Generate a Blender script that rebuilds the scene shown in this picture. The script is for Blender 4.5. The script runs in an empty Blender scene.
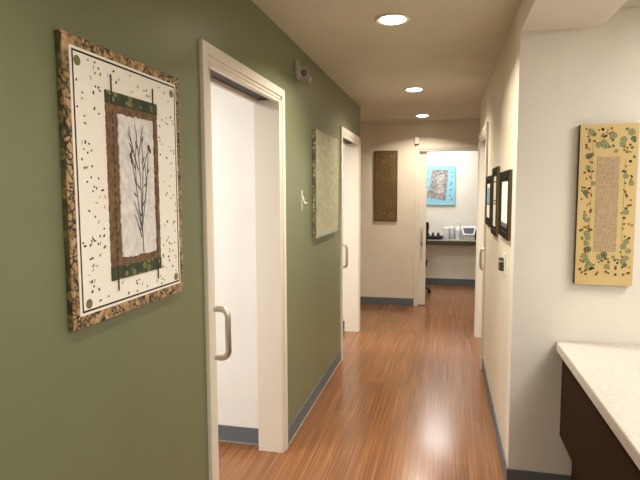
import bpy, bmesh, math, random
from mathutils import Vector, Matrix
PI = math.pi
S = bpy.context.scene
COL = S.collection

# ---------------------------------------------------------------- camera, world, light, exposure
cam_d = bpy.data.cameras.new('camera')
cam = bpy.data.objects.new('camera', cam_d); COL.objects.link(cam)
cam_d.sensor_width = 36.0; cam_d.lens = 538.0 / 640.0 * 36.0; cam_d.clip_start = 0.02
YAW, PITCH, ROLL = 0.229, 0.090, -0.0039
cam.matrix_world = (Matrix.Translation((0, 0, 1.535)) @ Matrix.Rotation(YAW, 4, 'Z')
                    @ Matrix.Rotation(PI / 2 - PITCH, 4, 'X') @ Matrix.Rotation(ROLL, 4, 'Z'))
S.camera = cam
S.view_settings.view_transform = 'Standard'
S.view_settings.look = 'None'
S.view_settings.gamma = 1.0
S.view_settings.use_curve_mapping = False
S.view_settings.exposure = 0.17

wd = bpy.data.worlds.new('world'); S.world = wd; wd.use_nodes = True
wd.node_tree.nodes['Background'].inputs[0].default_value = (0.9, 0.95, 1.0, 1)
wd.node_tree.nodes['Background'].inputs[1].default_value = 0.02

def area(name, loc, size, power, color, shape='RECTANGLE', spread=180, rot=(0, 0, 0)):
    d = bpy.data.lights.new(name, 'AREA'); d.energy = power; d.color = color; d.shape = shape
    d.size = size[0]
    if shape in ('RECTANGLE', 'ELLIPSE'): d.size_y = size[1]
    d.spread = math.radians(spread)
    o = bpy.data.objects.new(name, d); COL.objects.link(o); o.location = loc; o.rotation_euler = rot
    return o
WARM = (1.0, 0.92, 0.78); SOFT = (1.0, 0.97, 0.92); NEUT = (0.98, 0.99, 0.98)
# reception troffers (camera side, open area to the right)
area('reception_ceiling_light', (1.6, 1.75, 2.36), (0.6, 1.0), 27, SOFT)
area('reception_ceiling_light', (3.2, 0.9, 2.36), (0.6, 1.2), 15, SOFT)
area('reception_ceiling_light', (1.2, -0.6, 2.36), (0.6, 1.2), 42, SOFT)
area('reception_ceiling_light', (3.2, -1.4, 2.36), (0.6, 1.2), 25, SOFT)
# rooms behind the doors
area('left_room_light', (-2.3, 1.8, 2.42), (0.6, 1.2), 54, NEUT)
area('second_room_light', (-2.3, 4.4, 2.42), (0.6, 1.2), 54, NEUT)
area('right_room_light', (1.5, 4.9, 2.42), (0.6, 0.9), 34, NEUT)
area('office_light', (-0.17, 8.15, 2.42), (0.6, 1.2), 33, NEUT)
DOWN_Y = [2.94, 4.954, 6.668]; DOWN_X = -0.288
DOWN_P = 21.0
area('added_corridor_light', (DOWN_X, 0.55, 2.425), (0.12,), 6.0, WARM, 'DISK', 130)  # weak fill lamp added overhead, out of view, no fitting known here
area('added_corridor_light', (DOWN_X, -1.3, 2.425), (0.12,), 8.0, WARM, 'DISK', 130)  # unseen lamp added to carry the row on behind the viewer

# ---------------------------------------------------------------- helpers
def srgb(r, g, b):
    f = lambda c: (c / 255 / 12.92) if c / 255 <= 0.04045 else ((c / 255 + 0.055) / 1.055) ** 2.4
    return (f(r), f(g), f(b), 1)

class NT:
    def __init__(s, name):
        s.m = bpy.data.materials.new(name); s.m.use_nodes = True
        s.t = s.m.node_tree; s.b = s.t.nodes['Principled BSDF']
    def n(s, typ, **kw):
        nd = s.t.nodes.new(typ)
        for k, v in kw.items():
            if k.startswith('_'): setattr(nd, k[1:], v)
            else: nd.inputs[k.replace('_', ' ')].default_value = v
        return nd
    def l(s, a, b): s.t.links.new(a, b)
    def coord(s, scale=(1, 1, 1), rot=(0, 0, 0)):
        tc = s.n('ShaderNodeTexCoord'); mp = s.n('ShaderNodeMapping')
        mp.inputs['Scale'].default_value = scale; mp.inputs['Rotation'].default_value = rot
        s.l(tc.outputs['Object'], mp.inputs['Vector']); return mp.outputs[0]
    def ramp(s, fac, stops):
        r = s.n('ShaderNodeValToRGB'); e = r.color_ramp.elements
        while len(e) < len(stops): e.new(0.5)
        for i, (p, c) in enumerate(stops): e[i].position = p; e[i].color = c
        s.l(fac, r.inputs[0]); return r.outputs[0]
    def mix(s, fac, a, b, mode='MIX'):
        x = s.n('ShaderNodeMix', _data_type='RGBA', _blend_type=mode)
        for sock, v in ((x.inputs[0], fac), (x.inputs[6], a), (x.inputs[7], b)):
            if hasattr(v, 'is_output'): s.l(v, sock)
            else: sock.default_value = v
        return x.outputs[2]
    def bump(s, h, strength=0.1, dist=0.002):
        b = s.n('ShaderNodeBump'); b.inputs['Strength'].default_value = strength
        b.inputs['Distance'].default_value = dist
        s.l(h, b.inputs['Height']); s.l(b.outputs[0], s.b.inputs['Normal'])
    def base(s, c):
        if hasattr(c, 'is_output'): s.l(c, s.b.inputs['Base Color'])
        else: s.b.inputs['Base Color'].default_value = c
    def set(s, rough=0.5, metal=0.0, spec=0.5, coat=0.0):
        s.b.inputs['Roughness'].default_value = rough; s.b.inputs['Metallic'].default_value = metal
        s.b.inputs['Specular IOR Level'].default_value = spec; s.b.inputs['Coat Weight'].default_value = coat
        return s.m

def paint(name, c, rough=0.5, scale=260, bstr=0.06, spec=0.4, var=0.03):
    t = NT(name); v = t.coord()
    n1 = t.n('ShaderNodeTexNoise', Scale=scale, Detail=2.0); t.l(v, n1.inputs['Vector'])
    n2 = t.n('ShaderNodeTexNoise', Scale=2.5, Detail=3.0); t.l(v, n2.inputs['Vector'])
    lo = tuple(x * (1 - var) for x in c[:3]) + (1,); hi = tuple(min(1, x * (1 + var)) for x in c[:3]) + (1,)
    t.base(t.ramp(n2.outputs[0], [(0.35, lo), (0.65, hi)])); t.bump(n1.outputs[0], bstr, 0.001)
    return t.set(rough, 0, spec)

def plain(name, c, rough=0.5, metal=0.0, spec=0.5, grain=400, var=0.05):
    t = NT(name); n1 = t.n('ShaderNodeTexNoise', Scale=grain, Detail=2.0); t.l(t.coord(), n1.inputs['Vector'])
    lo = tuple(x * (1 - var) for x in c[:3]) + (1,); hi = tuple(min(1, x * (1 + var)) for x in c[:3]) + (1,)
    t.base(t.ramp(n1.outputs[0], [(0.3, lo), (0.7, hi)]))
    return t.set(rough, metal, spec)

def emit(name, c, k):
    t = NT(name); t.base(c); t.b.inputs['Emission Color'].default_value = c
    t.b.inputs['Emission Strength'].default_value = k; return t.m

M = {}
M['green'] = paint('green_wall_paint', srgb(115, 120, 89), 0.36, 180, 0.10, 0.5)
M['cream'] = paint('cream_wall_paint', srgb(228, 222, 210), 0.45, 200, 0.08)
M['ivory'] = paint('ivory_corridor_paint', srgb(222, 210, 190), 0.42, 200, 0.08)
M['white'] = paint('white_wall_paint', srgb(232, 229, 223), 0.55, 200, 0.05)
M['ceil'] = paint('ceiling_paint', srgb(208, 203, 184), 0.8, 200, 0.05, 0.2)
M['trim'] = paint('cream_trim_enamel', srgb(223, 214, 199), 0.3, 60, 0.02, 0.5, 0.01)
M['door'] = paint('door_paint', srgb(224, 216, 202), 0.35, 60, 0.02, 0.5, 0.01)
M['track'] = plain('painted_slot_shadow', srgb(60, 50, 42), 0.6)  # dark colour stands in for the shade inside the open door slots
M['base'] = plain('slate_vinyl_base', srgb(98, 104, 108), 0.45, 0, 0.4, 60, 0.06)
M['caulk'] = plain('pale_floor_caulk', srgb(150, 146, 138), 0.6)
M['steel'] = plain('brushed_steel', srgb(206, 200, 190), 0.38, 1.0)
M['silver'] = plain('silver_plastic', srgb(190, 186, 178), 0.35, 0.5)
M['dark'] = plain('dark_bronze_metal', srgb(84, 74, 62), 0.4, 0.5)
M['whiteplastic'] = plain('white_plastic', srgb(236, 234, 228), 0.35)
M['emerg'] = plain('dimmed_white_plastic', srgb(176, 172, 156), 0.45)  # white plastic greyed; the dimness near the ceiling is in the colour
M['clear'] = plain('milky_clear_plastic', srgb(196, 194, 172), 0.2)
M['black'] = plain('black_plastic', srgb(16, 16, 17), 0.4)
M['blackgloss'] = plain('black_lacquer', srgb(12, 11, 10), 0.6, 0, 0.05)
M['fabric'] = plain('black_chair_fabric', srgb(22, 22, 24), 0.9)
M['bronze'] = plain('bronze_frame_gilt', srgb(108, 90, 56), 0.4, 0.6, 0.5, 90, 0.2)
M['paper'] = plain('white_document_paper', srgb(240, 238, 232), 0.7)
M['photo'] = plain('grey_photo_print', srgb(88, 92, 102), 0.6, 0, 0.4, 60, 0.5)
M['bluephoto'] = plain('blue_photo_print', srgb(120, 160, 190), 0.6, 0, 0.4, 30, 0.3)
M['lens'] = plain('dark_lamp_lens', srgb(62, 54, 46), 0.2, 0.1)
M['lamp'] = emit('lit_lamp_diffuser', (1.0, 0.90, 0.74, 1), 16.0)
M['tanring'] = plain('lamp_trim_ring_enamel', srgb(206, 196, 180), 0.4)

def floor_mat():
    t = NT('strand_bamboo_floor')
    a = t.n('ShaderNodeTexNoise', Scale=1.0, Detail=4.0, Roughness=0.65); t.l(t.coord((150, 0.7, 1)), a.inputs['Vector'])
    b = t.n('ShaderNodeTexNoise', Scale=1.0, Detail=3.0, Roughness=0.6); t.l(t.coord((420, 1.2, 1)), b.inputs['Vector'])
    c = t.n('ShaderNodeTexBrick'); c.offset = 0.5
    c.inputs['Color1'].default_value = (0, 0, 0, 1); c.inputs['Color2'].default_value = (1, 1, 1, 1)
    c.inputs['Mortar'].default_value = (0.5, 0.5, 0.5, 1)
    c.inputs['Scale'].default_value = 1.0; c.inputs['Brick Width'].default_value = 1.2
    c.inputs['Row Height'].default_value = 0.15; c.inputs['Mortar Size'].default_value = 0.0005
    t.l(t.coord((1, 1, 1), (0, 0, PI / 2)), c.inputs['Vector'])
    colA = t.ramp(a.outputs[0], [(0.30, srgb(102, 62, 36)), (0.50, srgb(126, 81, 48)), (0.70, srgb(146, 98, 60))])
    colB = t.ramp(b.outputs[0], [(0.34, srgb(74, 43, 24)), (0.52, srgb(122, 77, 46)), (0.66, srgb(192, 136, 88))])
    x = t.mix(0.55, colA, colB)
    y = t.mix(0.10, x, c.outputs['Color'], 'OVERLAY')
    t.base(y); t.bump(b.outputs[0], 0.06, 0.001)
    rr = t.n('ShaderNodeMapRange'); rr.inputs['To Min'].default_value = 0.16; rr.inputs['To Max'].default_value = 0.23
    t.l(a.outputs[0], rr.inputs['Value']); m = t.set(0.3, 0, 0.55); t.l(rr.outputs[0], t.b.inputs['Roughness'])
    return m
M['floor'] = floor_mat()

def quartz():
    t = NT('cream_speckled_quartz'); v = t.coord()
    vo = t.n('ShaderNodeTexVoronoi', Scale=230.0); t.l(v, vo.inputs['Vector'])
    no = t.n('ShaderNodeTexNoise', Scale=90.0, Detail=3.0); t.l(v, no.inputs['Vector'])
    basec = t.ramp(no.outputs[0], [(0.3, srgb(202, 193, 184)), (0.7, srgb(212, 204, 196))])
    sp = t.ramp(vo.outputs['Color'], [(0.16, (1, 1, 1, 1)), (0.20, (0, 0, 0, 1))])
    t.base(t.mix(sp, basec, srgb(182, 168, 148))); return t.set(0.3, 0, 0.4)
M['quartz'] = quartz()

def wood(name, c1, c2, rough=0.4):
    t = NT(name); a = t.n('ShaderNodeTexNoise', Scale=1.0, Detail=4.0); t.l(t.coord((60, 60, 3)), a.inputs['Vector'])
    t.base(t.ramp(a.outputs[0], [(0.3, c1), (0.7, c2)])); return t.set(rough, 0, 0.12)
M['espresso'] = wood('espresso_cabinet_wood', srgb(46, 28, 15), srgb(56, 34, 19), 0.75)
M['desk'] = wood('grey_desk_laminate', srgb(152, 150, 140), srgb(168, 164, 152), 0.4)

def vine_border():        # tan bark paper with dark curling lines
    t = NT('bark_paper_with_dark_tendrils'); v = t.coord()
    n = t.n('ShaderNodeTexNoise', Scale=16.0, Detail=3.0, Distortion=1.2); t.l(v, n.inputs['Vector'])
    n2 = t.n('ShaderNodeTexNoise', Scale=38.0, Detail=3.0); t.l(v, n2.inputs['Vector'])
    vo = t.n('ShaderNodeTexVoronoi', _feature='DISTANCE_TO_EDGE', Scale=44.0); 
    ad = t.n('ShaderNodeVectorMath', _operation='MULTIPLY_ADD'); ad.inputs[1].default_value = (0.06, 0.06, 0.06)
    t.l(n.outputs['Color'], ad.inputs[0]); t.l(v, ad.inputs[2]); t.l(ad.outputs[0], vo.inputs['Vector'])
    c = t.ramp(n2.outputs[0], [(0.3, srgb(124, 98, 66)), (0.5, srgb(178, 144, 102)), (0.7, srgb(206, 174, 130))])
    k = t.ramp(vo.outputs[0], [(0.07, (1, 1, 1, 1)), (0.15, (0, 0, 0, 1))])
    k2 = t.ramp(n.outputs[0], [(0.50, (1, 1, 1, 1)), (0.60, (0.2, 0.2, 0.2, 1))])
    kk = t.mix(1.0, k, k2, 'MULTIPLY')
    t.base(t.mix(kk, c, srgb(44, 44, 30))); return t.set(0.7)
M['vine'] = vine_border()

def circles(name, c, d, ring, scale):   # printed paper with paler rings
    t = NT(name); v = t.coord(); vo = t.n('ShaderNodeTexVoronoi', Scale=scale, Randomness=0.7); t.l(v, vo.inputs['Vector'])
    k = t.ramp(vo.outputs['Distance'], [(0.18, (0.3, 0.3, 0.3, 1)), (0.27, (1, 1, 1, 1)), (0.36, (1, 1, 1, 1)), (0.44, (0, 0, 0, 1))])
    n = t.n('ShaderNodeTexNoise', Scale=30.0); t.l(v, n.inputs['Vector'])
    b = t.ramp(n.outputs[0], [(0.35, c), (0.65, d)])
    t.base(t.mix(k, b, ring)); return t.set(0.75)
M['greenring'] = circles('dark_green_ringed_paper', srgb(44, 54, 36), srgb(66, 74, 48), srgb(132, 130, 80), 40.0)
M['edgeprint'] = circles('dark_patchwork_edge_paper', srgb(52, 48, 30), srgb(92, 80, 52), srgb(124, 110, 70), 26.0)

def fibre(name, c1, c2, sc=(20, 90, 300), rough=0.9, b=0.3):
    t = NT(name); a = t.n('ShaderNodeTexNoise', Scale=1.0, Detail=4.0); t.l(t.coord(sc), a.inputs['Vector'])
    t.base(t.ramp(a.outputs[0], [(0.3, c1), (0.7, c2)])); t.bump(a.outputs[0], b, 0.002); return t.set(rough)
M['burlap'] = fibre('brown_bark_cloth', srgb(94, 72, 50), srgb(134, 105, 76), (30, 60, 60))
M['pulp'] = fibre('white_handmade_pulp', srgb(204, 200, 196), srgb(238, 234, 229), (40, 40, 40))
M['mat'] = plain('ivory_mat_board', srgb(246, 241, 230), 0.8, 0, 0.2, 120, 0.02)
M['ink'] = plain('dark_brown_ink', srgb(50, 38, 30), 0.8)
M['inkgrey'] = plain('faint_brown_ink', srgb(150, 130, 112), 0.8)
M['stem'] = plain('dried_stem', srgb(92, 88, 78), 0.8)
M['seedhead'] = plain('dried_seedhead', srgb(112, 82, 44), 0.8)
M['olivedot'] = plain('olive_dot_paper', srgb(118, 114, 72), 0.7)
M['twig'] = plain('dark_twig', srgb(58, 44, 34), 0.7)

def pale_canvas():
    t = NT('pale_celadon_rubbed_canvas')
    a = t.n('ShaderNodeTexNoise', Scale=1.0, Detail=6.0, Roughness=0.7); t.l(t.coord((10, 10, 22)), a.inputs['Vector'])
    b = t.n('ShaderNodeTexNoise', Scale=1.0, Detail=4.0); t.l(t.coord((70, 70, 14)), b.inputs['Vector'])
    c1 = t.ramp(a.outputs[0], [(0.36, srgb(144, 136, 108)), (0.5, srgb(170, 164, 134)), (0.66, srgb(184, 180, 154))])
    c2 = t.ramp(b.outputs[0], [(0.3, srgb(136, 132, 108)), (0.6, srgb(184, 178, 150))])
    t.base(t.mix(0.4, c1, c2)); t.bump(b.outputs[0], 0.2, 0.002); return t.set(0.7)
M['celadon'] = pale_canvas()

def bronze_canvas():
    t = NT('bronze_woven_canvas')
    a = t.n('ShaderNodeTexNoise', Scale=1.0, Detail=5.0); t.l(t.coord((240, 40, 30)), a.inputs['Vector'])
    b = t.n('ShaderNodeTexNoise', Scale=10.0, Detail=3.0); t.l(t.coord(), b.inputs['Vector'])
    c1 = t.ramp(a.outputs[0], [(0.3, srgb(70, 54, 28)), (0.5, srgb(104, 80, 42)), (0.72, srgb(130, 102, 56))])
    c2 = t.ramp(b.outputs[0], [(0.35, srgb(82, 70, 36)), (0.65, srgb(110, 80, 42))])
    t.base(t.mix(0.45, c1, c2)); return t.set(0.6, 0.1)
M['bronzecanvas'] = bronze_canvas()
M['bronzeedge'] = plain('dark_bronze_canvas_edge', srgb(66, 52, 30), 0.7, 0, 0.4, 120, 0.2)
M['goldfleck'] = plain('pale_gold_fleck', srgb(170, 146, 96), 0.5)
M['ochre'] = paint('ochre_canvas_paint', srgb(205, 180, 122), 0.5, 120, 0.1, 0.3, 0.05)
M['ochredark'] = circles('black_and_tan_canvas_edge', srgb(34, 30, 22), srgb(66, 54, 34), srgb(110, 92, 56), 60.0)
M['lace'] = fibre('tan_lace_paper', srgb(152, 128, 98), srgb(196, 172, 136), (150, 150, 150), 0.9, 0.2)
M['sage'] = plain('sage_green_dot', srgb(122, 129, 90), 0.7, 0, 0.3, 120, 0.15)
M['sagelite'] = plain('pale_sage_dot', srgb(154, 152, 108), 0.7, 0, 0.3, 120, 0.1)
M['mossdark'] = plain('dark_moss_dot', srgb(76, 76, 48), 0.7, 0, 0.3, 120, 0.15)
M['rust'] = plain('rust_brown_dot', srgb(120, 90, 50), 0.7, 0, 0.3, 120, 0.15)
M['oliveline'] = plain('olive_thread', srgb(150, 132, 72), 0.8)
M['sky'] = paint('sky_blue_canvas_paint', srgb(140, 194, 214), 0.6, 100, 0.05, 0.3, 0.05)

def collage():
    t = NT('grey_mottled_collage_paper'); v = t.coord()
    n = t.n('ShaderNodeTexNoise', Scale=26.0, Detail=5.0, Roughness=0.8); t.l(v, n.inputs['Vector'])
    vo = t.n('ShaderNodeTexVoronoi', Scale=55.0); t.l(v, vo.inputs['Vector'])
    c = t.ramp(n.outputs[0], [(0.36, srgb(92, 84, 82)), (0.5, srgb(144, 138, 134)), (0.64, srgb(186, 180, 176))])
    k = t.ramp(vo.outputs['Distance'], [(0.12, (1, 1, 1, 1)), (0.26, (0, 0, 0, 1))])
    t.base(t.mix(k, c, srgb(98, 84, 76))); return t.set(0.8)
M['collage'] = collage()
M['collagepale'] = plain('pale_grey_collage_paper', srgb(172, 168, 158), 0.8, 0, 0.3, 45, 0.45)
M['wipelabel'] = plain('grey_printed_tub_label', srgb(196, 198, 204), 0.5, 0, 0.4, 70, 0.25)
M['screen'] = plain('dark_grey_screen', srgb(92, 96, 106), 0.25)
M['printerwhite'] = plain('printer_white_plastic', srgb(232, 234, 240), 0.4)
M['printergrey'] = plain('printer_grey_plastic', srgb(176, 174, 172), 0.5)

class MB:
    """Collects shapes in world coordinates and links them as ONE mesh object."""
    def __init__(s): s.bm = bmesh.new()
    def _new(s, vs, mi):
        fs = {f for v in vs for f in v.link_faces}
        for f in fs: f.material_index = mi
    def box(s, x0, x1, y0, y1, z0, z1, mi=0, bev=0.0, seg=2):
        r = bmesh.ops.create_cube(s.bm, size=1.0, matrix=Matrix.Translation(((x0+x1)/2, (y0+y1)/2, (z0+z1)/2))
                                  @ Matrix.Diagonal((abs(x1-x0), abs(y1-y0), abs(z1-z0), 1)))
        vs = r['verts']; s._new(vs, mi)
        if bev:
            es = list({e for v in vs for e in v.link_edges})
            b = bmesh.ops.bevel(s.bm, geom=es, offset=bev, segments=seg, affect='EDGES', profile=0.5)
            for f in b['faces']: f.material_index = mi
        return s
    def cyl(s, p0, p1, r0, r1=None, seg=24, mi=0, caps=True):
        p0, p1 = Vector(p0), Vector(p1); d = p1 - p0; r1 = r0 if r1 is None else r1
        mt = Matrix.Translation((p0 + p1) / 2) @ d.to_track_quat('Z', 'Y').to_matrix().to_4x4()
        r = bmesh.ops.create_cone(s.bm, cap_ends=caps, segments=seg, radius1=r0, radius2=r1, depth=d.length, matrix=mt)
        s._new(r['verts'], mi); return s
    def sph(s, c, r, mi=0, sc=(1, 1, 1), seg=20):
        q = bmesh.ops.create_uvsphere(s.bm, u_segments=seg, v_segments=seg // 2, radius=r,
                                      matrix=Matrix.Translation(c) @ Matrix.Diagonal((*sc, 1)))
        s._new(q['verts'], mi); return s
    def lathe(s, c, prof, seg=28, mi=0, axis='Z'):
        rings = []
        for (r, h) in prof:
            ring = []
            for k in range(seg):
                a = 2 * PI * k / seg
                ring.append(s.bm.verts.new((c[0] + r * math.cos(a), c[1] + r * math.sin(a), c[2] + h)))
            rings.append(ring)
        for a, b in zip(rings, rings[1:]):
            for k in range(seg):
                f = s.bm.faces.new((a[k], a[(k+1) % seg], b[(k+1) % seg], b[k])); f.material_index = mi
        for ring in (rings[0], rings[-1]):
            f = s.bm.faces.new(ring); f.material_index = mi
        return s
    def tube(s, pts, r, seg=10, mi=0):
        pts = [Vector(p) for p in pts]; rr = r if isinstance(r, (list, tuple)) else [r] * len(pts)
        rings = []; up = None
        for i, p in enumerate(pts):
            d = ((pts[min(i+1, len(pts)-1)] - pts[max(i-1, 0)])).normalized()
            if up is None: up = d.orthogonal().normalized()
            up = (up - d * up.dot(d)).normalized(); w = d.cross(up)
            rings.append([s.bm.verts.new(p + rr[i] * (math.cos(2*PI*k/seg) * up + math.sin(2*PI*k/seg) * w)) for k in range(seg)])
        for a, b in zip(rings, rings[1:]):
            for k in range(seg):
                f = s.bm.faces.new((a[k], a[(k+1) % seg], b[(k+1) % seg], b[k])); f.material_index = mi
        for ring in (rings[0], rings[-1]):
            f = s.bm.faces.new(ring); f.material_index = mi
        return s
    def prism(s, poly, to3, d0, d1, mi=0):
        """poly: 2D outline; to3(u, v, d) -> point"""
        a = [s.bm.verts.new(to3(u, v, d0)) for u, v in poly]; b = [s.bm.verts.new(to3(u, v, d1)) for u, v in poly]
        n = len(poly); fs = [s.bm.faces.new(a), s.bm.faces.new(b)]
        for k in range(n): fs.append(s.bm.faces.new((a[k], a[(k+1) % n], b[(k+1) % n], b[k])))
        for f in fs: f.material_index = mi
        return s
    def build(s, name, mats, parent=None, origin=None, smooth=False):
        bmesh.ops.recalc_face_normals(s.bm, faces=s.bm.faces)
        off = Vector(origin) if origin is not None else (parent_loc(parent) if parent else Vector())
        bmesh.ops.translate(s.bm, verts=s.bm.verts, vec=-off)
        me = bpy.data.meshes.new(name); s.bm.to_mesh(me); s.bm.free()
        for m in (mats if isinstance(mats, (list, tuple)) else [mats]): me.materials.append(m)
        if smooth:
            for p in me.polygons: p.use_smooth = True
            me.set_sharp_from_angle(angle=math.radians(40))
        o = bpy.data.objects.new(name, me); COL.objects.link(o)
        if parent: o.parent = parent; o.location = off - parent_loc(parent)
        else: o.location = off
        return o

def parent_loc(o):
    v = Vector()
    while o is not None: v += o.location; o = o.parent
    return v
def tag(o, label, cat, group=None):
    o['label'] = label; o['category'] = cat
    if group: o['group'] = group
    return o
def thing(name, label, cat, loc, group=None):
    o = bpy.data.objects.new(name, None); COL.objects.link(o); o.location = loc; o.empty_display_size = 0.05
    return tag(o, label, cat, group)
def struct(o): o['kind'] = 'structure'; return o

# ---------------------------------------------------------------- structure
CE = 2.44
LX, LXI = -0.9135, -1.055           # left wall: corridor face, room face
RX, RXI = 0.338, 0.498              # right wall
FY, FYI = 7.215, 7.375              # far wall
WY, WYI = 2.823, 2.973              # wall facing the viewer on the right
OT = 2.045                          # top of the door openings

struct(MB().box(-3.7, 4.1, -2.6, 9.2, -0.1, 0).build('floor', M['floor']))
struct(MB().box(-3.7, 4.1, -2.6, 9.2, CE, CE + 0.1).build('ceiling', M['ceil']))
CR = 2.375                          # the reception ceiling sits a little lower
struct(MB().box(0.70, 4.0, -2.5, WY, CR, CE).build('ceiling_reception', M['ceil']))
struct(MB().box(RX, 0.70, -2.5, WY, 2.297, CE).build('ceiling_beam', M['cream']))

def wall_y(name, xa, xb, fm, im, y0, y1, openings, pockets):
    """wall along Y. xa: corridor face, xb: room face; openings (ya, yb); pockets (ya, yb) keep a slot for the sliding door"""
    mb = MB()
    s = 1 if xb > xa else -1
    cuts = sorted(openings + pockets)
    y = y0
    def full(a, b, z0=0, z1=CE):
        if b - a > 1e-4: mb.box(min(xa, xb), max(xa, xb), a, b, z0, z1)
    for (a, b) in cuts:
        full(y, a)
        full(a, b, OT + 0.02, CE)
        if (a, b) in pockets:
            mb.box(min(xa, xa + s*0.042), max(xa, xa + s*0.042), a, b, 0, OT + 0.02)
            mb.box(min(xb - s*0.062, xb), max(xb - s*0.062, xb), a, b, 0, OT + 0.02)
        y = b
    full(y, y1)
    bmesh.ops.recalc_face_normals(mb.bm, faces=mb.bm.faces)
    for f in mb.bm.faces:                      # room side gets the room's white paint
        if f.normal.x * s > 0.5 and abs(f.calc_center_median().x - xb) < 1e-3: f.material_index = 1
    return struct(mb.build(name, [fm, im]))

wall_y('wall_left', LX, LXI, M['green'], M['white'], -2.5, 5.87, [(1.985, 2.925), (4.775, 5.73)], [(0.95, 1.985), (3.755, 4.775)])
wall_y('wall_right', RX, RXI, M['ivory'], M['white'], WYI, 5.9, [(4.78, 5.78)], [(3.8, 4.78)])
struct(MB().box(RX, 4.0, WY, WYI, 0, CE).build('wall_entry', M['cream']))
# far wall with the office opening
mb = MB()
FO0, FO1, FT = -0.346, 0.62, 2.066
mb.box(-2.3, -1.35, FY, FYI, 0, CE); mb.box(FO1, 1.7, FY, FYI, 0, CE); mb.box(-1.35, FO1, FY, FYI, FT + 0.02, CE)
mb.box(-1.35, FO0, FY, FY + 0.042, 0, FT + 0.02); mb.box(-1.35, FO0, FYI - 0.062, FYI, 0, FT + 0.02)
struct(mb.build('wall_far', M['ivory']))
# side rooms and outer shell
struct(MB().box(-3.5, LXI, 2.99, 3.07, 0, CE).build('wall_partition_left', M['white']))
struct(MB().box(-3.5, LXI, 5.79, 5.87, 0, CE).build('wall_partition_far_left', M['white']))
struct(MB().box(-3.5, LXI, 0.3, 0.4, 0, CE).build('wall_partition_near_left', M['white']))
struct(MB().box(RXI, 2.5, 5.82, 5.9, 0, CE).build('wall_partition_right', M['white']))
struct(MB().box(-3.6, -3.5, -2.5, 9.1, 0, CE).build('wall_outer_left', M['white']))
struct(MB().box(-2.4, -2.3, 5.87, FYI, 0, CE).build('wall_cross_left', M['cream']))
struct(MB().box(1.7, 1.8, 5.9, 9.0, 0, CE).build('wall_cross_right', M['white']))
struct(MB().box(2.5, 2.6, WYI, 5.9, 0, CE).build('wall_outer_right', M['white']))
struct(MB().box(4.0, 4.1, -2.5, WYI, 0, CE).build('wall_reception_right', M['cream']))
struct(MB().box(-3.6, 4.1, -2.6, -2.5, 0, CE).build('wall_back', M['cream']))
struct(MB().box(-1.7, 1.8, 9.0, 9.1, 0, CE).build('wall_office', M['cream']))
struct(MB().box(-1.8, -1.7, FYI, 9.1, 0, CE).build('wall_office_left', M['white']))

# door casings, jambs and dark slot strips
def casing_side(name, xa, xb, ya, yb, prot=0.017):
    s = 1 if xb > xa else -1
    mb = MB(); w = 0.062
    def bx(x0, x1, *r, bev=0.004): mb.box(min(x0, x1), max(x0, x1), *r, bev=bev)
    # flat outer band and a thinner inner band, both sides and head
    f = xa - s * prot; g = xa - s * prot * 0.6
    bx(xa + s*0.003, f, ya - w, ya - 0.016, 0, OT + w); bx(xa + s*0.003, g, ya - 0.018, ya, 0, OT)
    bx(xa + s*0.003, f, yb + 0.016, yb + w, 0, OT + w); bx(xa + s*0.003, g, yb, yb + 0.018, 0, OT)
    bx(xa + s*0.003, f, ya - 0.02, yb + 0.02, OT + 0.016, OT + w); bx(xa + s*0.003, g, ya - 0.002, yb + 0.002, OT, OT + 0.018)
    # far jamb lining, near jamb strips beside the pocket, head jamb in two strips with the track slot between
    bx(xa - s*0.005, xb + s*0.004, yb - 0.012, yb + 0.002, 0, OT, bev=0.002)
    bx(xa - s*0.005, xa + s*0.044, ya - 0.002, ya + 0.008, 0, OT, bev=0.002)
    bx(xb - s*0.062, xb + s*0.004, ya - 0.002, ya + 0.008, 0, OT, bev=0.002)
    bx(xa - s*0.005, xa + s*0.022, ya + 0.008, yb - 0.012, OT - 0.016, OT + 0.018, bev=0.002)
    bx(xb - s*0.018, xb + s*0.004, ya + 0.008, yb - 0.012, OT - 0.016, OT + 0.018, bev=0.002)
    o = struct(mb.build(name, M['trim']))
    t = MB().box(min(xa + s*0.022, xb - s*0.018), max(xa + s*0.022, xb - s*0.018), ya + 0.008, yb - 0.012, OT + 0.004, OT + 0.0185).build('track_slot_shade', M['track'], o)  # dark strip painted as the shade of the open slot
    return o
casing_side('trim_1', LX, LXI, 1.985, 2.925)
casing_side('trim_2', LX, LXI, 4.775, 5.73)
casing_side('trim_3', RX, RXI, 4.78, 5.78, 0.019)
mb = MB()
mb.box(FO0 - 0.05, FO0 - 0.012, FY - 0.014, FY + 0.003, 0, FT + 0.06, bev=0.004)
mb.box(FO0 - 0.014, FO0, FY - 0.009, FY + 0.003, 0, FT, bev=0.003)
mb.box(FO0 - 0.014, FO1 + 0.05, FY - 0.014, FY + 0.003, FT + 0.012, FT + 0.06, bev=0.004)
mb.box(FO0, FO1, FY - 0.004, FY + 0.046, FT - 0.012, FT + 0.018, bev=0.002)
mb.box(FO0, FO1, FYI - 0.06, FYI + 0.004, FT - 0.012, FT + 0.018, bev=0.002)
mb.box(FO0 - 0.002, FO0 + 0.006, FY - 0.005, FY + 0.044, 0, FT, bev=0.002)
mb.box(FO0 - 0.002, FO0 + 0.006, FYI - 0.062, FYI + 0.004, 0, FT, bev=0.002)
t4 = struct(mb.build('trim_4', M['trim']))
MB().box(FO0, FO1, FY + 0.046, FYI - 0.06, FT + 0.003, FT + 0.0185).build('track_slot_shade', M['track'], t4)  # shade gap above the end door, put in as dark colour

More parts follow.
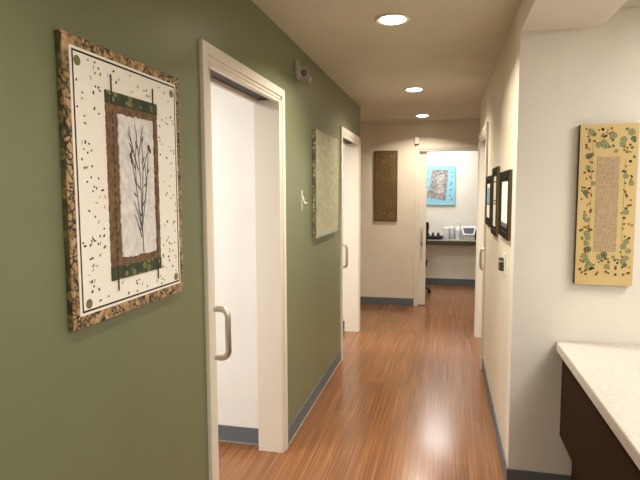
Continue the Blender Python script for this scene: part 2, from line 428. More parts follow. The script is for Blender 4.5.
# sliding doors with D pulls
def pull(mb, base, out, z0, z1, r=0.013, mi=0):
    """base: point on the door face (z ignored), out: outward unit vector * standoff"""
    b = Vector((base[0], base[1], 0)); o = Vector(out); c = 0.032
    pts = [b + Vector((0, 0, z0))]
    L = o.length; u = o / L
    pts.append(b + u * (L - c) + Vector((0, 0, z0)))
    for k in range(1, 6):
        a = PI / 2 * k / 6; pts.append(b + u * (L - c + c * math.sin(a)) + Vector((0, 0, z0 + c * (1 - math.cos(a)))))
    pts.append(b + o + Vector((0, 0, z0 + c))); pts.append(b + o + Vector((0, 0, z1 - c)))
    for k in range(1, 6):
        a = PI / 2 * k / 6; pts.append(b + u * (L - c + c * math.cos(a)) + Vector((0, 0, z1 - c + c * math.sin(a))))
    pts.append(b + u * (L - c) + Vector((0, 0, z1))); pts.append(b + Vector((0, 0, z1)))
    mb.tube(pts, r, 14, mi)
    for z in (z0, z1): mb.cyl(b + Vector((0, 0, z)), b + u * 0.004 + Vector((0, 0, z)), r * 1.5, seg=16, mi=mi)
def slide_door(name, box, base, out, z0=0.832, z1=1.042):
    o = struct(MB().box(*box, 0.012, 2.046, bev=0.003).build(name, M['door'], origin=((box[0]+box[1])/2, (box[2]+box[3])/2, 0.0)))
    mb = MB(); pull(mb, base, out, z0, z1); mb.build('door_handle', M['steel'], o, smooth=True)
    return o
slide_door('door_1', (-1.006, -0.963, 1.10, 2.135), (-0.963, 2.082), (0.078, 0, 0))
slide_door('door_2', (-1.006, -0.963, 3.90, 4.945), (-0.963, 4.888), (0.078, 0, 0))
slide_door('door_3', (0.387, 0.429, 3.85, 4.94), (0.387, 4.888), (-0.078, 0, 0), 0.845, 1.03)
slide_door('door_4', (-1.30, -0.247, 7.262, 7.306), (-0.303, 7.262), (0, -0.075, 0), 0.835, 1.035)

# vinyl baseboards
def bb(name, *boxes):
    mb = MB()
    for (x0, x1, y0, y1, nx, ny) in boxes:
        nx, ny = (nx, ny) if 'left' in name else (0, 0)
        mb.box(x0, x1, y0, y1, 0.0, 0.10, 0, 0.002)
        # pale caulk / toe line along the floor
        if nx: xx = x1 if nx > 0 else x0; mb.box(min(xx, xx+nx*0.005), max(xx, xx+nx*0.005), y0, y1, 0.0, 0.004, 1)
        if ny: yy = y1 if ny > 0 else y0; mb.box(x0, x1, min(yy, yy+ny*0.005), max(yy, yy+ny*0.005), 0.0, 0.004, 1)
    return struct(mb.build(name, [M['base'], M['caulk']]))
bb('baseboard_left', (LX, LX+0.007, -2.5, 1.923, 1, 0), (LX, LX+0.007, 2.987, 4.713, 1, 0))
bb('baseboard_left_room', (-3.5, LXI-0.004, 2.983, 2.99, 0, -1), (-3.5, LXI-0.004, 5.783, 5.79, 0, -1))
bb('baseboard_far', (-2.3, FO0-0.05, FY-0.007, FY, 0, -1))
bb('baseboard_office', (-1.7, 1.7, 8.993, 9.0, 0, -1))
bb('baseboard_right', (RX-0.007, RX, WY-0.007, 4.718, -1, 0))
bb('baseboard_entry', (RX, 4.0, WY-0.007, WY, 0, -1))

# ---------------------------------------------------------------- downlights
def downlight(y, label, power=DOWN_P):
    t = thing('ceiling_downlight', label, 'ceiling light', (DOWN_X, y, CE), 'recessed downlights along the corridor ceiling')
    mb = MB(); seg = 36; rows = []
    for (r, h) in [(0.094, 0.0), (0.094, -0.004), (0.086, -0.009), (0.070, -0.006), (0.066, 0.0)]:
        rows.append([mb.bm.verts.new((DOWN_X + r*math.cos(2*PI*k/seg), y + r*math.sin(2*PI*k/seg), CE + h)) for k in range(seg)])
    for a, b in zip(rows, rows[1:]):
        for k in range(seg): mb.bm.faces.new((a[k], a[(k+1) % seg], b[(k+1) % seg], b[k]))
    mb.build('trim_ring', M['tanring'], t, smooth=True)
    MB().lathe((DOWN_X, y, CE), [(0.066, -0.001), (0.066, -0.006), (0.056, -0.013), (0.03, -0.017)], 32).build('diffuser', M['lamp'], t, smooth=True)
    l = area('downlight_lamp', (DOWN_X, y, CE - 0.02), (0.10,), power, WARM, 'DISK', 142)
    return t
downlight(DOWN_Y[0], 'nearest and largest of the glowing round recessed ceiling lights')
downlight(DOWN_Y[1], 'middle glowing round recessed light between the nearest and farthest ones')
downlight(DOWN_Y[2], 'farthest and smallest glowing recessed light, just before the end wall', 15.0)

# ---------------------------------------------------------------- wall art, left wall
rnd = random.Random(7)
def yz(x0):               # on the left wall: u along Y, v up, d outward (+X)
    return lambda u, v, d: (x0 + d, u, v)
def disc_poly(u, v, r, n=14, sq=1.0): return [(u + r*math.cos(2*PI*k/n), v + sq*r*math.sin(2*PI*k/n)) for k in range(n)]
def rough_rect(u0, u1, v0, v1, amp, step, rn):
    pts = []
    def run(a, b, f):
        n = max(2, int(abs(b - a) / step))
        for k in range(n): pts.append(f(a + (b - a) * k / n))
    j = lambda: rn.uniform(-amp, amp)
    run(u0, u1, lambda t: (t, v0 + j())); run(v0, v1, lambda t: (u1 + j(), t))
    run(u1, u0, lambda t: (t, v1 + j())); run(v1, v0, lambda t: (u0 + j(), t))
    return pts

p = thing('botanical_picture', 'large ivory picture of dried stems in a tan bark-paper border, left green wall', 'wall art', (LX, 1.43, 1.2))
Y0, Y1, Z0, Z1, D = 1.141, 1.716, 1.190, 1.920, 0.019
bw = 0.036
T = yz(LX)
MB().box(LX + 0.002, LX + D - 0.004, Y0, Y1, Z0, Z1).build('canvas_edge', M['edgeprint'], p)
mb = MB()
bl, br, bt, bb_ = 0.024, 0.025, 0.027, 0.031
for (a, b, c, d) in ((Y0, Y1, Z0, Z0+bb_), (Y0, Y1, Z1-bt, Z1), (Y0, Y0+bl, Z0+bb_, Z1-bt), (Y1-br, Y1, Z0+bb_, Z1-bt)):
    mb.box(LX + D - 0.004, LX + D, a, b, c, d)
mb.build('border', M['vine'], p)
mb = MB()
a, b, c, d = Y0+bl, Y1-br, Z0+bb_, Z1-bt
F = D + 0.002
mb.box(LX + D - 0.004, LX + F, a, b, c, d, 0)
lw = 0.005                                # dark ruled line around the mat
e = 0.007
for (q, r, s_, t_) in ((a+e, b-e, c+e, c+e+lw), (a+e, b-e, d-e-lw, d-e), (a+e, a+e+lw, c+e+lw, d-e-lw), (b-e-lw, b-e, c+e+lw, d-e-lw)):
    mb.box(LX + F, LX + F + 0.0006, q, r, s_, t_, 1)
bu0, bu1, bv0, bv1 = 1.298, 1.562, 1.291, 1.809
n = 0
while n < 160:                            # ink flecks scattered over the mat
    u, v = rnd.uniform(a + 0.018, b - 0.018), rnd.uniform(c + 0.018, d - 0.018)
    if bu0 - 0.012 < u < bu1 + 0.012 and bv0 - 0.012 < v < bv1 + 0.012: continue
    an = rnd.uniform(0, PI); L_, w_ = rnd.choice([(0.0032, 0.0024), (0.004, 0.0016), (0.0055, 0.0008), (0.0026, 0.0024), (0.0045, 0.0026)])
    cu, su = math.cos(an), math.sin(an)
    poly = [(u + x*cu - y*su, v + x*su + y*cu) for x, y in ((-L_, -w_), (L_, -w_), (L_, w_), (-L_, w_))]
    mb.prism(poly, T, F, F + 0.0006, 1 if rnd.random() < 0.7 else 2); n += 1
mb.build('mat_board', [M['mat'], M['ink'], M['inkgrey']], p)
for (u, v) in ((1.191, 1.860), (1.661, 1.859), (1.199, 1.248), (1.660, 1.248)):
    MB().prism(disc_poly(u, v, 0.0125, 20), T, F, F + 0.001).build('corner_dot', M['olivedot'], p)
mb = MB().prism(rough_rect(bu0, bu1, bv0 + 0.006, bv1 - 0.006, 0.0018, 0.006, rnd), T, F, F + 0.002)
mb.build('bark_cloth', M['burlap'], p)
MB().box(LX+F+0.0005, LX+F+0.003, bu0-0.001, bu1+0.001, bv1-0.034, bv1).build('ringed_strip', M['greenring'], p)
MB().box(LX+F+0.0005, LX+F+0.003, bu0-0.001, bu1+0.001, bv0, bv0+0.036).build('ringed_strip', M['greenring'], p)
MB().prism(rough_rect(1.349, 1.530, 1.350, 1.752, 0.0035, 0.009, rnd), T, F+0.002, F+0.005).build('pulp_paper', M['pulp'], p)
for u in (1.327, 1.541):
    MB().tube([(LX+F+0.003, u, v) for v in (1.260, 1.330)], 0.0020, 6).build('twig', M['twig'], p)
    MB().tube([(LX+F+0.003, u - 0.002, v) for v in (1.775, 1.853)], 0.0020, 6).build('twig', M['twig'], p)
    mb = MB()                              # stitches down the cloth
    for k in range(19):
        v = 1.345 + k * 0.0222; mb.box(LX+F+0.002, LX+F+0.0032, u-0.0012, u+0.0012, v, v+0.014)
    mb.build('stitching', M['twig'], p)
X3 = LX + F + 0.006
stems = [[(1.456, 1.352), (1.452, 1.44), (1.452, 1.54), (1.445, 1.64), (1.428, 1.735)],
         [(1.455, 1.40), (1.440, 1.47), (1.428, 1.55), (1.425, 1.63), (1.440, 1.715)],
         [(1.453, 1.46), (1.462, 1.55), (1.466, 1.62), (1.462, 1.70)],
         [(1.452, 1.43), (1.476, 1.52), (1.490, 1.60), (1.498, 1.672)],
         [(1.452, 1.42), (1.432, 1.47), (1.412, 1.51)], [(1.428, 1.55), (1.414, 1.60), (1.402, 1.645)],
         [(1.440, 1.60), (1.412, 1.67), (1.392, 1.706)], [(1.466, 1.60), (1.488, 1.645), (1.506, 1.672)],
         [(1.445, 1.64), (1.458, 1.69), (1.470, 1.728)], [(1.425, 1.63), (1.405, 1.69), (1.398, 1.722)],
         [(1.448, 1.40), (1.424, 1.455), (1.414, 1.47)], [(1.476, 1.52), (1.482, 1.57), (1.476, 1.62)]]
mb = MB()
for st in stems: mb.tube([(X3, u, v) for u, v in st], [0.0012 - 0.0006*k/(len(st)-1) for k in range(len(st))], 6)
mb.build('dried_stems', M['stem'], p)
leaves = MB()
for (u, v, an, l_) in ((1.452, 1.46, 2.2, 0.030), (1.455, 1.49, 0.9, 0.026), (1.450, 1.54, 2.3, 0.028), (1.468, 1.55, 0.8, 0.024), (1.430, 1.52, 2.4, 0.022),
                       (1.426, 1.60, 2.1, 0.026), (1.462, 1.62, 1.0, 0.026), (1.488, 1.59, 0.9, 0.020), (1.438, 1.66, 1.9, 0.026), (1.464, 1.68, 1.2, 0.024), (1.410, 1.66, 2.2, 0.020), (1.446, 1.42, 2.3, 0.022)):
    c_, s_ = math.cos(an), math.sin(an)
    leaves.prism([(u + x*c_ - y*s_, v + x*s_ + y*c_) for x, y in ((0, 0), (l_*0.35, -0.0026), (l_*0.7, -0.0018), (l_, 0), (l_*0.7, 0.0018), (l_*0.35, 0.0026))], T, F + 0.0052, F + 0.0062)
leaves.build('dried_leaves', M['stem'], p)
for (u, v, r) in ((1.403, 1.64, 0.008), (1.408, 1.625, 0.007), (1.500, 1.67, 0.008), (1.508, 1.66, 0.006), (1.41, 1.655, 0.006)):
    MB().sph((X3 + 0.001, u, v), r, 0, (0.35, 0.7, 1.2), 12).build('seedhead', M['seedhead'], p, smooth=True)

# pale rubbed canvas further down the wall
p = thing('celadon_canvas', 'pale celadon rubbed canvas with mottled dark edges, between the two left doorways', 'wall art', (LX, 4.075, 1.205))
MB().box(LX + 0.002, LX + 0.026, 3.690, 4.465, 1.205, 1.966).build('canvas_edge', circles('pale_patchwork_edge_paper', srgb(66, 68, 50), srgb(116, 114, 88), srgb(160, 158, 132), 34.0), p)
MB().box(LX + 0.026, LX + 0.030, 3.690, 4.465, 1.205, 1.966).build('painted_face', M['celadon'], p)
mb = MB()
T2 = yz(LX)
mb.prism(rough_rect(3.70, 4.455, 1.212, 1.236, 0.006, 0.03, rnd), T2, 0.030, 0.0306)
mb.build('blue_grey_band', plain('blue_grey_rubbed_paint', srgb(162, 168, 148), 0.8, 0, 0.3, 30, 0.2), p)

# clear hooks on the green wall
def wall_hook(y, z, label, s=1.0):
    t = thing('wall_hook', label, 'hook', (LX, y, z), 'clear plastic hooks stuck to the green wall')
    mb = MB(); poly = [(y-0.014*s, z+0.05*s), (y-0.009*s, z+0.075*s), (y+0.009*s, z+0.075*s), (y+0.014*s, z+0.05*s), (y+0.014*s, z-0.05*s), (y+0.007*s, z-0.062*s), (y-0.007*s, z-0.062*s), (y-0.014*s, z-0.05*s)]
    mb.prism(poly, yz(LX), 0.0, 0.004); mb.build('backplate', M['clear'], t)
    mb = MB(); mb.tube([(LX+0.004, y, z+0.035*s), (LX+0.012, y, z+0.01*s), (LX+0.018, y, z-0.012*s), (LX+0.028, y, z-0.018*s), (LX+0.034, y, z-0.004*s)], [0.009*s, 0.008*s, 0.007*s, 0.006*s, 0.005*s], 10)
    mb.sph((LX+0.030, y, z-0.010*s), 0.0085*s, 0); mb.build('hook_arm', M['clear'], t, smooth=True)
wall_hook(3.40, 1.468, 'small clear plastic hook below the white emergency light, left of the pale canvas')
wall_hook(0.905, 1.420, 'small clear plastic hook on the green wall at the far left edge', 0.55)

# emergency light
t = thing('emergency_light', 'white emergency light with dark round lens high on the green wall', 'emergency light', (LX, 3.36, 2.29))
mb = MB()
mb.prism([(3.170, 2.345), (3.182, 2.349), (3.318, 2.268), (3.322, 2.255), (3.262, 2.232), (3.196, 2.235), (3.176, 2.246)], yz(LX), 0.001, 0.028)
bmesh.ops.bevel(mb.bm, geom=list(mb.bm.edges), offset=0.006, segments=2, affect='EDGES')
mb.build('housing', M['emerg'], t, smooth=True)
hd = MB(); c = Vector((LX + 0.046, 3.222, 2.272)); ax = Vector((0.62, -0.74, -0.15)).normalized()
hd.cyl(c - ax*0.028, c + ax*0.008, 0.018, 0.030, 28); hd.cyl(c + ax*0.008, c + ax*0.013, 0.030, 0.028, 28)
hd.build('lamp_head', M['emerg'], t, smooth=True)
MB().cyl(c + ax*0.0115, c + ax*0.016, 0.025, 0.020, 28).build('lens', M['lens'], t, smooth=True)
mb = MB(); c2 = Vector((LX + 0.070, 3.262, 2.243))
mb.cyl((LX + 0.015, 3.255, 2.248), c2, 0.012, seg=16); mb.sph(c2, 0.021, 0)
mb.cyl(c2, c2 + Vector((0.004, 0.02, -0.026)), 0.014, 0.009, 16)
mb.build('lamp_head', M['emerg'], t, smooth=True)
t.location += Vector((0, 0.06, -0.010))

# ---------------------------------------------------------------- far wall things
def xz(y0): return lambda u, v, d: (u, y0 - d, v)
p = thing('bronze_canvas', 'tall narrow bronze canvas with gold flecks on the cream end wall', 'wall art', (-0.775, FY, 1.137))
u0, u1, v0, v1 = -0.932, -0.625, 1.137, 2.066
MB().box(u0, u1, FY - 0.022, FY, v0, v1).build('canvas_edge', M['bronzeedge'], p)
mb = MB().box(u0 + 0.008, u1 - 0.008, FY - 0.025, FY - 0.022, v0 + 0.008, v1 - 0.008, 0)
for k in range(70):
    if k < 50:
        s_ = k % 4
        u = rnd.uniform(u0+0.02, u1-0.02) if s_ < 2 else (u0 + rnd.uniform(0.015, 0.06) if s_ == 2 else u1 - rnd.uniform(0.015, 0.06))
        v = (v1 - rnd.uniform(0.02, 0.16) if s_ == 0 else v0 + rnd.uniform(0.02, 0.16)) if s_ < 2 else rnd.uniform(v0+0.03, v1-0.03)
    else: u, v = rnd.uniform(u0+0.03, u1-0.03), rnd.uniform(v0+0.03, v1-0.03)
    mb.prism(disc_poly(u, v, rnd.uniform(0.003, 0.0065), 8), xz(FY), 0.025, 0.0256, 1)
mb.build('woven_face', [M['bronzecanvas'], M['goldfleck']], p)

t = thing('door_sensor', 'small white sensor box at the top corner of the end doorway casing', 'sensor', (-0.376, FY, 2.15))
MB().box(-0.406, -0.348, FY - 0.034, FY, 2.146, 2.236, bev=0.006).build('sensor_body', M['whiteplastic'], t, smooth=True)
MB().box(-0.402, -0.352, FY - 0.036, FY, 2.138, 2.146, bev=0.003).build('sensor_base', M['dark'], t)

# ---------------------------------------------------------------- right wall things
def cert(label, y0, y1, z0, z1, kind):
    t = thing('picture_frame', label, 'picture frame', (RX, (y0+y1)/2, z0), 'black and bronze framed pictures on the right corridor wall')
    d = 0.019; w = 0.036
    mb = MB()
    for (a, b, c, e_) in ((y0, y1, z0, z0+w), (y0, y1, z1-w, z1), (y0, y0+w, z0+w, z1-w), (y1-w, y1, z0+w, z1-w)):
        mb.box(RX - d + 0.002, RX, a, b, c, e_, 0)
        mb.box(RX - d, RX - d + 0.002, a + 0.003, b - 0.003, max(c, z0+0.003), min(e_, z1-0.003), 1)
    mb.build('frame', [M['bronze'], M['blackgloss']], t)
    MB().box(RX - 0.012, RX - 0.002, y0+w, y1-w, z0+w, z1-w).build('mat_board', M['blackgloss'], t)
    q0, q1, r0, r1 = y0+w+0.05, y1-w-0.06, z0+w+0.024, z1-w-0.024
    mb = MB()
    mb.box(RX - 0.0135, RX - 0.012, q0, q1, r0, r1, 0)
    h = r1 - r0
    if kind == 'near': mb.box(RX - 0.0145, RX - 0.0135, q0, q1, r0, r0 + 0.10*h, 1)
    if kind == 'middle':
        for f_ in (0.44, 0.50, 0.88): mb.box(RX - 0.0145, RX - 0.0135, q0, q1, r0 + f_*h, r0 + (f_+0.025)*h, 1)
    if kind == 'far': mb.box(RX - 0.0145, RX - 0.0135, q0, q1, r0 + 0.42*h, r1 - 0.12*h, 2); mb.box(RX - 0.0145, RX - 0.0135, q0, q1, r0 + 0.38*h, r0 + 0.42*h, 1)
    mb.build('document', [M['paper'], M['photo'], M['bluephoto']], t)
cert('black and bronze frame with a white print, nearest the wall corner', 2.975, 3.462, 1.270, 1.646, 'near')
cert('tallest black and bronze frame, in the middle of the corridor trio', 3.660, 4.030, 1.235, 1.692, 'middle')
cert('black and bronze frame with a bluish print, nearest the right doorway', 4.150, 4.620, 1.268, 1.648, 'far')

t = thing('wall_switch', 'small dark metal box on a white plate below the framed pictures', 'wall switch', (RX, 3.24, 1.05))
MB().box(RX - 0.006, RX, 3.185, 3.270, 1.055, 1.180, bev=0.003).build('wall_plate', M['whiteplastic'], t)
MB().box(RX - 0.032, RX - 0.006, 3.212, 3.268, 1.076, 1.150, bev=0.004).build('metal_box', M['dark'], t)
MB().box(RX - 0.0335, RX - 0.0315, 3.216, 3.264, 1.128, 1.137).build('silver_band', M['silver'], t)
MB().box(RX - 0.033, RX - 0.006, 3.2095, 3.213, 1.128, 1.137).build('silver_band', M['silver'], t)

# ---------------------------------------------------------------- yellow canvas on the wall facing the viewer
p = thing('ochre_canvas', 'tall ochre canvas with sage green circles and tan centre panel, above the counter', 'wall art', (0.7398, WY, 1.0836))
u0, u1, v0, v1 = 0.6153, 0.8662, 1.0836, 1.845
MB().box(u0, u1, WY - 0.034, WY, v0, v1).build('canvas_edge', M['ochredark'], p)
mb = MB().box(u0, u1, WY - 0.037, WY - 0.034, v0, v1, 0)
T5 = xz(WY - 0.006)
big = [(0.663, 1.8066, 0.0148, 0), (0.6752, 1.7963, 0.0093, 1), (0.7576, 1.7888, 0.0157, 0), (0.8344, 1.8038, 0.0157, 0), (0.8438, 1.7738, 0.012, 1), (0.8026, 1.7701, 0.0148, 0), (0.7979, 1.7495, 0.0139, 0), (0.7173, 1.7598, 0.0139, 0), (0.7258, 1.7448, 0.0157, 0), (0.6949, 1.7466, 0.0129, 0), (0.6546, 1.6951, 0.0139, 1), (0.7717, 1.7185, 0.0093, 0), (0.6546, 1.6427, 0.0111, 0), (0.8185, 1.6015, 0.012, 0), (0.8428, 1.5706, 0.012, 0), (0.6799, 1.5678, 0.0111, 0), (0.648, 1.5256, 0.012, 1), (0.8269, 1.4329, 0.0129, 0), (0.6602, 1.329, 0.0139, 0), (0.6649, 1.3102, 0.0129, 0), (0.6583, 1.2812, 0.0111, 0), (0.6677, 1.2541, 0.0139, 1), (0.6518, 1.2232, 0.0139, 0), (0.6611, 1.2026, 0.0129, 0), (0.6789, 1.1801, 0.0129, 0), (0.6686, 1.1688, 0.0129, 0), (0.7183, 1.2185, 0.0139, 0), (0.7379, 1.2288, 0.0148, 1), (0.7791, 1.2185, 0.0083, 0), (0.7529, 1.1735, 0.0129, 0), (0.8203, 1.27, 0.0139, 0), (0.8325, 1.2934, 0.0129, 0), (0.8428, 1.2494, 0.012, 0), (0.8335, 1.2157, 0.0129, 0), (0.8203, 1.1988, 0.0129, 0), (0.8297, 1.1829, 0.0101, 1), (0.6621, 1.3955, 0.0111, 0), (0.649, 1.4161, 0.0093, 0)]
for i, (u, v, r, k) in enumerate(big):
    h = 0.0314 + 0.00004 * i
    mb.prism(disc_poly(u, v, r, 20), T5, 0.031, h, 1 if k else 2)
    mb.prism(disc_poly(u, v, r*0.72, 18), T5, h, h + 0.0002, 2 if k else 3)
    mb.prism(disc_poly(u, v, r*0.40, 14), T5, h + 0.0002, h + 0.0004, 1 if k else 2)
n = 0
while n < 185:
    u, v = rnd.uniform(u0+0.015, u1-0.012), rnd.uniform(v0+0.05, v1-0.02)
    if 0.6855 < u < 0.796 and 1.2288 < v < 1.7101: continue
    if 0.6789 < u < 0.8054 and 1.2119 < v < 1.7363 and rnd.random() < 0.8: continue
    mb.prism(disc_poly(u, v, rnd.uniform(0.004, 0.0072), 9), T5, 0.031, 0.0313, 4 if rnd.random() < 0.85 else 1); n += 1
mb.box(0.6696, 0.6714, WY-0.0376, WY-0.037, 1.2026, 1.771, 5); mb.box(0.8119, 0.8138, WY-0.0376, WY-0.037, 1.2157, 1.6848, 5)
mb.build('painted_face', [M['ochre'], M['mossdark'], M['sage'], M['sagelite'], M['rust'], M['oliveline']], p)
MB().prism(rough_rect(0.693, 0.7894, 1.2438, 1.6923, 0.0015, 0.015, rnd), T5, 0.031, 0.0325).build('centre_panel', M['lace'], p)

# ---------------------------------------------------------------- counter
CT, CX, CY = 0.792, 0.546, 2.815
o = MB().box(CX, 2.2, -0.6, CY, CT - 0.048, CT, bev=0.006, seg=3).build('countertop', M['quartz'], origin=(CX, 1.2, CT - 0.048))
tag(o, 'cream speckled stone countertop on the dark cabinet, lower right', 'countertop')
t = thing('counter_cabinet', 'dark espresso wood base cabinet under the cream stone countertop', 'cabinet', (1.3, 1.2, 0))
MB().box(CX + 0.031, 2.16, -0.55, CY - 0.006, 0.310, CT - 0.048, bev=0.002).build('cabinet_body', M['espresso'], t)
MB().box(CX + 0.092, 2.10, -0.50, CY - 0.012, 0.0, 0.310).build('toe_kick', M['espresso'], t)

# ---------------------------------------------------------------- office beyond the end door
p = thing('blue_canvas', 'sky blue canvas with a grey collage, in the office behind the end door', 'wall art', (-0.08, 9.0, 1.307))
u0, u1, v0, v1 = -0.30, 0.148, 1.307, 1.938
OY = 9.0
MB().box(u0, u1, OY - 0.03, OY, v0, v1).build('canvas', M['sky'], p)
TO = xz(OY)
cpts = [(-0.22, 1.885), (0.04, 1.87), (0.035, 1.79), (-0.005, 1.372), (-0.06, 1.39), (-0.295, 1.43), (-0.292, 1.52), (-0.25, 1.60), (-0.252, 1.68)]
MB().prism(cpts, TO, 0.03, 0.033).build('collage_sheet', M['collage'], p)
MB().prism([(-0.165, 1.78), (-0.02, 1.80), (-0.045, 1.68), (-0.03, 1.51), (-0.15, 1.50), (-0.12, 1.64)], TO, 0.033, 0.0345).build('collage_patch', M['collagepale'], p)
scrapm = plain('slate_paper_scraps', srgb(84, 96, 106), 0.8)
for (u, v, an, l_) in ((0.10, 1.83, 0.6, 0.018), (0.105, 1.77, 1.1, 0.014), (0.085, 1.655, 1.2, 0.03), (0.08, 1.55, 0.3, 0.022), (0.07, 1.46, 1.8, 0.02), (0.095, 1.40, 0.9, 0.024), (-0.275, 1.82, 1.0, 0.012), (-0.28, 1.72, 1.4, 0.016), (-0.275, 1.60, 0.7, 0.012)):
    c_, s_ = math.cos(an), math.sin(an); mb = MB()
    mb.prism([(u + x*c_ - y*s_, v + x*s_ + y*c_) for x, y in ((-l_, -0.006), (l_, -0.006), (l_, 0.006), (-l_, 0.006))], TO, 0.03, 0.0315)
    mb.build('paper_scrap', scrapm, p)

DT = 0.762
t = thing('wall_desk', 'shallow grey desk shelf along the office back wall', 'desk', (0, 8.83, 0))
MB().box(-1.68, 1.1, 8.68, 8.998, DT - 0.016, DT, bev=0.003).build('desktop', M['desk'], t)
for x in (-1.60, 0.62): MB().box(x, x + 0.03, 8.72, 8.99, 0, DT - 0.016).build('side_panel', M['desk'], t)
MB().box(-1.57, 0.62, 8.975, 8.992, DT - 0.11, DT - 0.016).build('rear_rail', M['desk'], t)

def wipe_tub(x, y, label):
    t = thing('wipes_tub', label, 'tub', (x, y, DT), 'white wipes tubs on the office desk')
    MB().lathe((x, y, DT), [(0.047, 0), (0.049, 0.004), (0.049, 0.155), (0.047, 0.16)], 28).build('tub_body', M['wipelabel'], t, smooth=True)
    MB().lathe((x, y, DT), [(0.050, 0.16), (0.051, 0.165), (0.050, 0.188), (0.040, 0.196), (0.015, 0.198)], 28).build('lid', M['whiteplastic'], t, smooth=True)
wipe_tub(0.026, 8.82, 'white wipes tub with grey print, beside the black desk tray')
wipe_tub(0.102, 8.915, 'white wipes tub with grey print, beside the pump bottle')
t = thing('pump_bottle', 'white pump bottle between the wipes tubs and the printer', 'bottle', (0.205, 8.86, DT))
MB().lathe((0.205, 8.86, DT), [(0.038, 0), (0.040, 0.005), (0.040, 0.17), (0.032, 0.195), (0.016, 0.21), (0.016, 0.225)], 28).build('bottle_body', M['whiteplastic'], t, smooth=True)
MB().lathe((0.205, 8.86, DT), [(0.0405, 0.03), (0.0405, 0.14)], 28).build('label_band', M['wipelabel'], t, smooth=True)
mb = MB().cyl((0.205, 8.86, DT+0.225), (0.205, 8.86, DT+0.245), 0.019, 0.016, 18).cyl((0.205, 8.86, DT+0.245), (0.205, 8.86, DT+0.285), 0.007, seg=12)
mb.cyl((0.205, 8.86, DT+0.283), (0.205, 8.86, DT+0.302), 0.016, 0.012, 16); mb.tube([(0.205, 8.86, DT+0.293), (0.165, 8.84, DT+0.293), (0.150, 8.835, DT+0.280)], 0.007, 10)
mb.build('pump_head', M['whiteplastic'], t, smooth=True)

# desktop printer: white hood sloping with a dark screen, grey lower body, black side
t = thing('desk_printer', 'white desktop printer with a dark grey screen, right end of office desk', 'printer', (0.37, 8.83, DT))
MB().box(0.285, 0.455, 8.74, 8.94, DT, DT + 0.10, bev=0.006).build('printer_body', M['printergrey'], t)
sl = lambda x, v: (x, 8.725 + (v - 0.085) * 0.35, DT + v)
def quad_prism(mb, pts, dy, mi=0):
    a = [mb.bm.verts.new(q) for q in pts]; b = [mb.bm.verts.new((q[0], q[1] + dy, q[2])) for q in pts]
    n = len(pts); fs = [mb.bm.faces.new(a), mb.bm.faces.new(b)]
    for k in range(n): fs.append(mb.bm.faces.new((a[k], a[(k+1) % n], b[(k+1) % n], b[k])))
    for f in fs: f.material_index = mi
mb = MB(); quad_prism(mb, [sl(0.282, 0.085), sl(0.448, 0.085), sl(0.478, 0.215), sl(0.246, 0.215)], 0.15)
mb.build('hood', M['printerwhite'], t)
mb = MB(); quad_prism(mb, [(q[0], q[1]-0.004, q[2]) for q in (sl(0.300, 0.105), sl(0.428, 0.105), sl(0.450, 0.190), sl(0.274, 0.190))], 0.006)
mb.build('screen', M['screen'], t)
MB().box(0.4555, 0.485, 8.76, 8.93, DT, DT + 0.165, bev=0.004).build('side_panel', M['black'], t)

# black tray of bumpy items
t = thing('desk_tray', 'low black tray with peaked dividers on the left of the office desk', 'desk tray', (-0.16, 8.80, DT))
MB().box(-0.31, -0.045, 8.73, 8.88, DT, DT + 0.055, bev=0.012).build('tray_body', M['black'], t, smooth=True)
for k, x in enumerate((-0.262, -0.188, -0.105)):
    MB().cyl((x, 8.80, DT + 0.04), (x, 8.80, DT + 0.112 - 0.008*(k == 0)), 0.036, 0.010, 14).build('divider', M['black'], t, smooth=True)
MB().sph((-0.055, 8.80, DT + 0.035), 0.03, 0, (1.0, 1.5, 1.1), 14).build('rounded_end', M['black'], t, smooth=True)

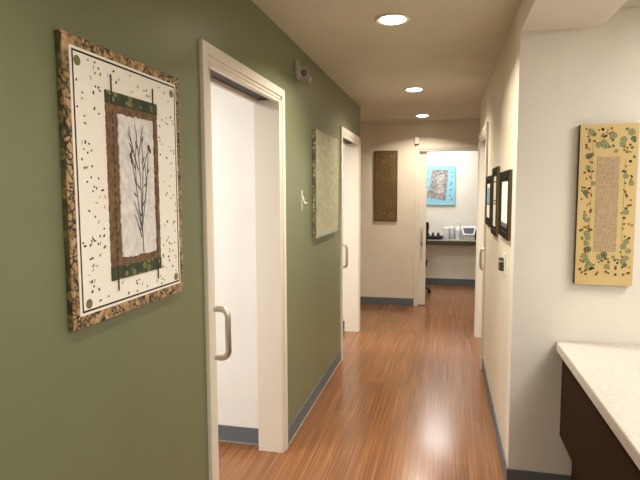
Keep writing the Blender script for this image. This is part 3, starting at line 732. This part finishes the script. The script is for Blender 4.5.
# office chair, mostly behind the sliding door's edge
cx, cy = -0.49, 8.17
t = thing('office_chair', 'black office chair half hidden behind the end door, facing the desk', 'office chair', (cx, cy, 0))
for k in range(5):
    a = 2 * PI * k / 5 + 0.02; e_ = (cx + 0.27*math.cos(a), cy + 0.27*math.sin(a), 0.075)
    leg = MB().tube([(cx, cy, 0.115), (cx + 0.15*math.cos(a), cy + 0.15*math.sin(a), 0.10), e_], [0.026, 0.022, 0.018], 10).build('leg', M['black'], t, smooth=True)
    mb = MB(); nrm = Vector((-math.sin(a), math.cos(a), 0))
    for q in (-1, 1):
        c_ = Vector((e_[0], e_[1], 0.028)) + nrm * 0.014 * q; mb.cyl(c_ - nrm*0.009, c_ + nrm*0.009, 0.028, seg=18)
    mb.cyl((e_[0], e_[1], 0.03), (e_[0], e_[1], 0.08), 0.008, seg=10); mb.build('caster', M['black'], leg, smooth=True)
MB().cyl((cx, cy, 0.09), (cx, cy, 0.42), 0.027, seg=18).build('gas_post', M['black'], t, smooth=True)
MB().box(cx-0.24, cx+0.24, cy-0.22, cy+0.25, 0.42, 0.50, bev=0.03, seg=3).build('seat', M['fabric'], t, smooth=True)
mb = MB()
N = 8; rows = []
for i in range(N + 1):
    v = i / N; z = 0.56 + 0.53*v; y = cy - 0.24 - 0.05*v - 0.03*math.sin(PI*v); hw = 0.20 + 0.078*v - (0.02 if i == N else 0)
    rows.append([(cx + hw*math.cos(2*PI*k/24) * 1.0, y + 0.04*math.sin(2*PI*k/24) - 0.05*(1-abs(math.cos(2*PI*k/24)))*0.5, z) for k in range(24)])
vr = [[mb.bm.verts.new(q) for q in r] for r in rows]
for a_, b_ in zip(vr, vr[1:]):
    for k in range(24): mb.bm.faces.new((a_[k], a_[(k+1) % 24], b_[(k+1) % 24], b_[k]))
mb.bm.faces.new(vr[0]); mb.bm.faces.new(vr[-1])
mb.build('backrest', M['fabric'], t, smooth=True)
MB().tube([(cx, cy-0.15, 0.43), (cx, cy-0.27, 0.47), (cx, cy-0.29, 0.62)], 0.022, 10).build('back_support', M['black'], t, smooth=True)
